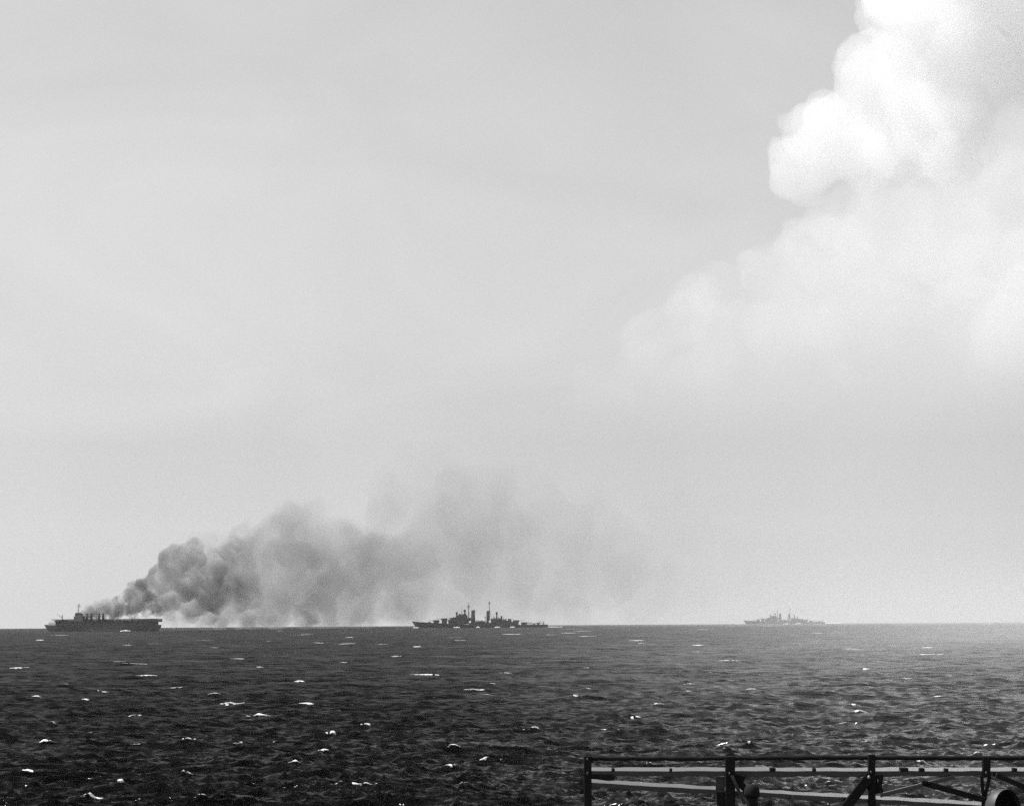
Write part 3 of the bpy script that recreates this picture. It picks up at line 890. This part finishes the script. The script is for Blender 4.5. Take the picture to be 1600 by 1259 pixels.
# ---- aircraft carrier
def make_carrier(loc, rz):
    root = empty('aircraft_carrier', loc, rz)
    tag(root, 'burning aircraft carrier with flat flight deck under dark smoke on the left', 'warship')
    sheer = lambda t: 7.6 - 0.8 * min(t / 0.3, 1) + 0.6 * max(0, t - 0.8)
    hull_mb(190, 22, sheer, transom=0.55, full=0.32).build('hull', M_CARRIER, root)
    hg = MB().box(-181, -32, -9.6, 9.6, 6.4, 12.7)
    hang = hg.build('hangar', M_CARRIER, root)
    for i in range(9):                                                  # roller-door bays along the hangar side
        f = 40 + i * 15.0
        for s in (1, -1):
            MB().box(-f - 4.5, -f + 4.5, s * 9.62 - 0.12, s * 9.62 + 0.12, 7.6, 11.4).build('hangar_door', M_STEEL, hang)
    fd = MB().prism([(-23, -9.5), (-23, 9.5), (-26, 11), (-40, 12.5), (-120, 13), (-182, 11.5), (-187, 10), (-187, -10), (-182, -11.5), (-120, -12), (-40, -11.5), (-26, -11)], 12.72, 13.7)
    fd.build('flight_deck', M_DECK, root)
    for i in range(7):
        for s in (1, -1):
            MB().tube((-24 - i * 1.2, s * (4 + 0.6 * i), 6.6), (-24 - i * 1.2, s * (4 + 0.6 * i), 12.72), 0.3, 0.3, 6).build('deck_pillar', M_STEEL, root)
    for s in (1, -1):
        MB().box(-180, -24, s * 12.3 - 1.4, s * 12.3 + 1.4, 10.7, 11.1).build('catwalk', M_CARRIER, root)
        for f in (36, 41, 62, 64, 100, 104, 150, 155, 172):
            t = MB().lathe([(0.8, -2.6), (1.2, -0.2), (2.4, 0), (2.5, 1.3), (2.3, 1.3), (2.2, 0.1)], (-f, s * 13.6, 11.1), 12).build('gun_tub', M_CARRIER, root)
            q = MB()
            for k in (-0.35, 0.35): q.tube((-f + k, s * 13.6, 11.9), (-f + k, s * 15.4, 13.8), 0.12, 0.1, 5)
            q.build('gun_barrel', M_STEEL, t)
    MB().box(-16, -10, -3, 3, 8.2, 9.3).build('gun_tub', M_CARRIER, root)
    # island to starboard with its mast, the funnels farther aft
    isl = MB()
    isl.box(-84, -69, 12.6, 16.4, 11.2, 17.0); isl.box(-80.5, -70.5, 12.9, 16.1, 17.0, 20.0); isl.box(-77, -72, 12.2, 16.8, 20.0, 20.8)
    il = isl.build('island', M_CARRIER, root, 0.1)
    for f in (71.5, 73.5, 75.5, 77.5):
        MB().box(-f - 0.6, -f + 0.6, 12.8, 12.95, 18.4, 19.4).build('bridge_window', M_STEEL, il)
    ms = MB().tube((-75, 14.4, 20.5), (-75, 14.4, 30), 0.4, 0.15, 8).build('mast', M_STEEL, root)
    MB().tube((-75, 11.4, 27), (-75, 17.4, 27), 0.16, 0.16, 6).build('yard', M_STEEL, ms)
    for dx in (-1.5, 1.5): MB().tube((-75 + dx, 15.8, 21.2), (-75, 14.4, 27), 0.2, 0.16, 6).build('mast_leg', M_STEEL, ms)
    rd = MB()
    for i in range(5): rd.tube((-73, 13.9, 28 + i * 0.6), (-77, 13.9, 28 + i * 0.6), 0.1, 0.1, 5)
    for i in range(6): rd.tube((-73 - i * 0.8, 13.9, 28), (-73 - i * 0.8, 13.9, 30.4), 0.1, 0.1, 5)
    rd.build('radar_screen', M_STEEL, ms)
    for f in (92, 99, 112, 119):
        fn = MB().tube((-f, 12.4, 11.2), (-f, 16.6, 13.0), 1.5, 1.4, 12); fn.tube((-f, 16.6, 12.0), (-f, 17.2, 19.5), 1.45, 1.4, 12)
        o = fn.build('funnel', M_CARRIER, root)
        MB().tube((-f, 17.18, 19.3), (-f, 17.24, 20.0), 1.6, 1.6, 12).build('funnel_cap', M_STEEL, o)
    MB().tube((-105.5, 15, 11), (-105.5, 15, 28), 0.35, 0.15, 6).build('mast', M_STEEL, root)
    cr = MB(); cr.tube((-46, 13.4, 12.5), (-46, 13.4, 19), 0.5, 0.4, 8); cr.tube((-46, 13.4, 15), (-37, 13.4, 20), 0.3, 0.2, 6)
    cr.build('crane', M_STEEL, root)
    for f in (38, 45, 130):
        MB().box(-f - 0.02, -f + 0.5, -12.6, -12.1, 13.7, 14.6).build('deck_light', M_STEEL, root)
    # stern: overhang, gallery and boat pocket
    MB().box(-188.5, -181.05, -8.5, 8.5, 10.2, 12.6).build('stern_gallery', M_CARRIER, root)
    for s in (1, -1):
        MB().box(-189.6, -189.0, s * 4 - 1.4, s * 4 + 1.4, 3.2, 4.8).build('mooring_port', M_STEEL, root)
    return root


YAW = math.radians(41.8)
c0 = place(156.5, CAR_D)
# bow points away to the left; the ship's middle lies at c0
rz = math.pi - YAW
mid = Vector((95 * math.cos(rz), 95 * math.sin(rz), 0))
make_carrier((c0[0] + mid.x, c0[1] + mid.y, c0[2]), rz)

# foam along the ships' waterlines
M_FOAM = paint('sea_foam', 0.6, 0.85, 0.9, 0.4)
def foam_patch(loc, length, width, h, seed, rz=0.0, parts=7):
    g = random.Random(seed); b = MB()
    for i in range(parts):
        t = (i + 0.5) / parts - 0.5
        cx = t * length + g.uniform(-0.1, 0.1) * length / parts; cy = g.uniform(-0.3, 0.3) * width
        l_, w_, hh = length / parts * g.uniform(0.5, 0.95), width * g.uniform(0.3, 0.6), h * g.uniform(0.45, 1.0) * (1 - 1.2 * t * t)
        b.rings([[(cx + l_ * k * math.cos(a) * g.uniform(0.85, 1.15), cy + w_ * k * math.sin(a), z) for a in [2 * math.pi * q / 10 for q in range(10)]]
                 for k, z in ((1, -1.0), (0.95, hh * 0.3), (0.7, hh * 0.75), (0.25, hh))])
    o = b.build('wave_foam', M_FOAM)
    o.location = loc; o.rotation_euler = (0, 0, rz)
    return o


for px, d, ln, h, lab in ((714, CR_D - 20, 9, 1.6, 'white bow-wave foam under the bridge of the central cruiser'),
                     (747, CR_D - 20, 5, 1.9, 'white foam patch amidships on the central cruiser waterline'),
                     (777, CR_D - 20, 7, 1.6, 'white foam below the aft superstructure of the central cruiser'),
                     (801, CR_D - 20, 6, 1.7, 'white foam below the after turrets of the central cruiser'),
                     (650, CR_D - 14, 7, 1.5, 'white foam at the bow of the central cruiser'),
                     (866, CR_D + 10, 22, 0.9, 'low wake trailing behind the stern of the central cruiser'),
                     (196, CAR_D - 60, 11, 1.4, 'white foam line along the carrier waterline'),
                     (1247, 8000.0, 12, 2.4, 'pale foam at the stern of the far cruiser'),
                     (1303, 8060.0, 38, 2.6, 'long pale wake trailing behind the far cruiser'),
                     (1229, 8000.0, 9, 2.2, 'pale foam amidships along the far cruiser')):
    w = place(px, d)
    o = foam_patch(w, ln, 3.0, h, int(px))
    tag(o, lab, 'foam', 'foam along the ships', kind='stuff')

# ------------------------------------------------------------------ own ship: deck edge and railing
RAIL_D = 30.0
M_RAIL = paint('dark_rail_paint', 0.008, 0.014, 0.8, 3.0, spec=0.1)
M_PLANK = paint('wet_dark_plank', 0.01, 0.022, 0.2, 4.0, spec=0.7, bump=0.0015, stretch=(0.25, 3, 3))
M_COWL = paint('grey_vent_paint', 0.025, 0.05, 0.55, 4.0)
DECK_Z = CAM_H - 1.78
PX = RAIL_D / FPX                                   # metres per photo pixel at the rail


def rp(px, py, off=0.0):
    return at(px, py, RAIL_D + off)


dk = MB().box(-9.0, 9.0, -16.0, RAIL_D + 0.45, DECK_Z - 0.3, DECK_Z)
tag(dk.build('ship_deck', M_DECK), kind='structure')
side = MB().box(-9.0, 9.0, -16.0, RAIL_D + 0.40, -2.0, DECK_Z - 0.302)
tag(side.build('ship_side', M_HULL), kind='structure')

rail = empty('railing', (rp(918, 1259).x, RAIL_D, DECK_Z))
tag(rail, 'dark slatted railing with wet planks along the deck edge at lower right', 'railing')


def rpart(mb, name, mat, bevel=0.0, parent=None):
    """mb is in world coordinates; make it a part of the railing"""
    o = mb.build(name, mat, None, bevel)
    o.parent = parent or rail
    o.matrix_parent_inverse = Matrix.Translation(rail.location).inverted()
    return o


gr = random.Random(5); rr_ = []
for i in range(90):
    t = i / 89
    c = rp(913 + 807 * t, 1184.0 - 0.6 * t + 0.9 * math.sin(t * 9) * (1 - t) + gr.uniform(-0.45, 0.45))
    q_ = (3.7 + gr.uniform(-0.35, 0.35)) * PX
    rr_.append([c + Vector((0, q_ * math.cos(2 * math.pi * k / 10), q_ * math.sin(2 * math.pi * k / 10))) for k in range(10)])
rpart(MB().rings(rr_), 'top_rail', M_RAIL)


def plank(name, px0, py0, px1, py1, face, depth, tilt):
    """py: where the lit front top edge is seen; the plank leans its top toward the viewer by tilt"""
    a, b = rp(px0, py0), rp(px1, py1)
    d = (b - a).normalized()
    back = Vector((0, math.cos(tilt), math.sin(tilt))); down = Vector((0, math.sin(tilt) * 0.6, -1)).normalized()
    n = 40; rings = []
    g = random.Random(px0)
    for i in range(n + 1):
        p = a.lerp(b, i / n)
        w1, w2, w3 = g.uniform(-1, 1) * PX, g.uniform(-1.3, 1.3) * PX, g.uniform(-.05, .05)
        p = p + Vector((0, 0, w1 * 0.5))
        th = face * PX
        rings.append([p, p + down * (th + w2), p + down * (th + w2) + back * depth, p + back * (depth + w3)])
    mb = MB().rings(rings, smooth=False)
    return rpart(mb, name, M_PLANK, 0.004)


plank('plank', 921, 1204.2, 1720, 1204, 8, 0.34, math.radians(3.0))
plank('plank', 921, 1222.2, 1560, 1259, 7.5, 0.30, math.radians(3.2))


def post(px, w, y0, y1=1300, off=0.0):
    a, b = rp(px, y0, off), rp(px, y1, off)
    a.y = b.y = RAIL_D + off
    b.x = a.x; b.z = DECK_Z
    return rpart(MB().bar(a, b, w * PX, 0.07, (0, 1, 0)), 'post', M_RAIL, 0.005)


post(918, 12, 1180.5, off=-0.02)
p2 = post(1140.5, 15, 1181, off=-0.02)
p3 = post(1361.5, 11, 1178, off=-0.02)
p4 = post(1541, 12, 1181, 1212, off=-0.02) if False else rpart(MB().bar(rp(1541, 1181), rp(1541, 1214), 12 * PX, 0.07, (0, 1, 0)), 'post', M_RAIL, 0.005)
post(1725, 12, 1181, off=-0.02)
for x in (1534, 1546.5):
    e = rp(1537, 1254); 
    rpart(MB().bar(rp(x, 1212), e, 4.5 * PX, 0.04, (0, 1, 0)), 'brace', M_RAIL)
rpart(MB().bar(rp(1538, 1250), Vector((rp(1538, 1250).x, RAIL_D, DECK_Z)), 8 * PX, 0.05, (0, 1, 0)), 'post', M_RAIL)


def brace(x0, y0, x1, y1, w, mat=None, off=-0.06, dep=0.07):
    return rpart(MB().bar(rp(x0, y0, off), rp(x1, y1, off), w * PX, dep, (0, 1, 0)), 'brace', mat or M_RAIL, 0.004)


brace(1356, 1216, 1316, 1268, 15)
brace(1375, 1242, 1492, 1213, 6, M_PLANK)
brace(1440, 1222, 1541, 1250, 9)
brace(1556, 1210, 1640, 1246, 8)
brace(1143, 1211, 1164, 1256, 5, M_PLANK, -0.10)
# gusset plates and cleats at the posts
def plate(pts, name='gusset', mat=None, off=-0.03, th=0.03):
    f = [rp(x, y, off) for x, y in pts]; k = [p + Vector((0, th, 0)) for p in f]; q = len(f)
    mb = MB().add(f + k, [tuple(range(q)), tuple(range(2 * q - 1, q - 1, -1))] + [(i, (i + 1) % q, q + (i + 1) % q, q + i) for i in range(q)])
    return rpart(mb, name, mat or M_RAIL)


plate([(1148, 1210), (1165, 1213), (1162, 1222), (1168, 1228), (1163, 1238), (1148, 1224)])
plate([(1120, 1238), (1149, 1238), (1147, 1300), (1121, 1300)])
plate([(924, 1210), (958, 1210), (960, 1219), (950, 1219.5), (924, 1216)])
plate([(1355, 1210), (1381, 1211), (1378, 1228), (1380, 1237), (1362, 1241), (1350, 1226)])
plate([(1118.5, 1213), (1132.8, 1213), (1132.8, 1233), (1118.5, 1233)], 'cleat', M_COWL, 0.05)
rpart(MB().lathe([(0.001, -0.014), (0.010, -0.008), (0.012, 0.0), (0.009, 0.010), (0.001, 0.016)], rp(1357.5, 1213.5, -0.12), 8), 'bolt_head', M_CANVAS)

for x, y, w_ in ((1207, 1201, 9), (1272, 1201.5, 5), (1412, 1201, 13), (1440, 1201.5, 8), (1478, 1202, 6), (958, 1201.8, 5), (1048, 1202, 4), (1585, 1201.5, 7)):
    a_ = rp(x - w_ / 2, y, -0.02); b_ = rp(x + w_ / 2, y + 0.4, -0.02)
    rpart(MB().bar(a_, b_, 0.10, 5.2 * PX), 'clamp', M_RAIL, 0.006)
rpart(MB().bar(rp(1238.5, 1241, -0.05), rp(1235.5, 1300, -0.05), 5 * PX, 0.05, (0, 1, 0)), 'stanchion', M_COWL, 0.004)
for x, y in ((918, 1186), (918, 1208), (1140, 1208), (1146, 1216), (1361, 1206), (1372, 1220), (1541, 1207)):
    rpart(MB().lathe([(1.6 * PX, -0.012), (1.6 * PX, 0.0), (1.0 * PX, 0.012)], rp(x, y, -0.065), 8), 'bolt_head', M_STEEL)
# a slack lashing line between the posts
ln_ = MB()
prev_ = None
for i in range(25):
    t = i / 24
    pnt = rp(918 + (1140 - 918) * t, 1188 + 9 * 4 * t * (1 - t) * (0.8 + 0.2 * math.sin(7 * t)), 0.04)
    if prev_ is not None: ln_.tube(prev_, pnt, 0.8 * PX, None, 5)
    prev_ = pnt
tag(rpart(ln_, 'lashing_line', M_RAIL), kind='stuff')

# ventilator cowl beside the railing
cow = empty('ventilator_cowl', (rp(1556, 1259, -1.0).x, RAIL_D - 1.0, DECK_Z))
tag(cow, 'grey curved ventilator cowl with dark round mouth at the right end of the railing', 'ventilator')
CD = RAIL_D - 1.0
q = CD / FPX
cc = rp(1569, 1262, -1.0)
ax = Vector((0.62, -0.78, 0.05)).normalized()                     # where the mouth faces
ux = ax.cross(Vector((0, 0, 1))).normalized(); uz = ux.cross(ax)


def bowl(R0, a0, a1, nn=14):
    return [[cc - ax * (R0 * math.cos(t)) + (ux * math.cos(b_) + uz * math.sin(b_)) * max(R0 * math.sin(t), 0.001) for b_ in [2 * math.pi * k_ / 24 for k_ in range(24)]]
            for t in [math.radians(a0 + (a1 - a0) * i / (nn - 1)) for i in range(nn)]]


def cowl_part(mb, name, mat):
    o = mb.build(name, mat); o.parent = cow; o.matrix_parent_inverse = Matrix.Translation(cow.location).inverted()


cowl_part(MB().rings(bowl(30 * q, 0, 104), cap=False).rings(bowl(27.5 * q, 80, 104, 4)[::-1], cap=False), 'cowl_hood', M_COWL)
cowl_part(MB().rings(bowl(26.5 * q, 0, 95), cap=False), 'cowl_throat', M_RAIL)
pb = Vector((cc.x - ax.x * 12 * q, cc.y - ax.y * 12 * q, DECK_Z))
cowl_part(MB().tube(pb, pb + Vector((0, 0, cc.z - DECK_Z - 12 * q)), 18 * q, 19 * q, 20), 'cowl_pipe', M_COWL)

# dark mushroom-shaped fitting
fit = empty('mushroom_ventilator', (rp(1175, 1259, -0.8).x, RAIL_D - 0.8, DECK_Z))
tag(fit, 'dark round-topped mushroom ventilator just right of the second railing post', 'ventilator')
topz = rp(1175, 1224, -0.8).z - DECK_Z
k = (RAIL_D - 0.8) / FPX
MB().lathe([(9 * k, 0), (9 * k, topz - 26 * k), (9.2 * k, topz - 20 * k)], (0, 0, 0), 16).build('vent_pipe', M_RAIL, fit)
MB().lathe([(12 * k, topz - 20 * k), (12.5 * k, topz - 14 * k), (11.5 * k, topz - 7 * k), (8.5 * k, topz - 2.2 * k), (4 * k, topz - 0.3 * k), (0.2 * k, topz)], (0, 0, 0), 18).build('vent_cap', M_RAIL, fit)
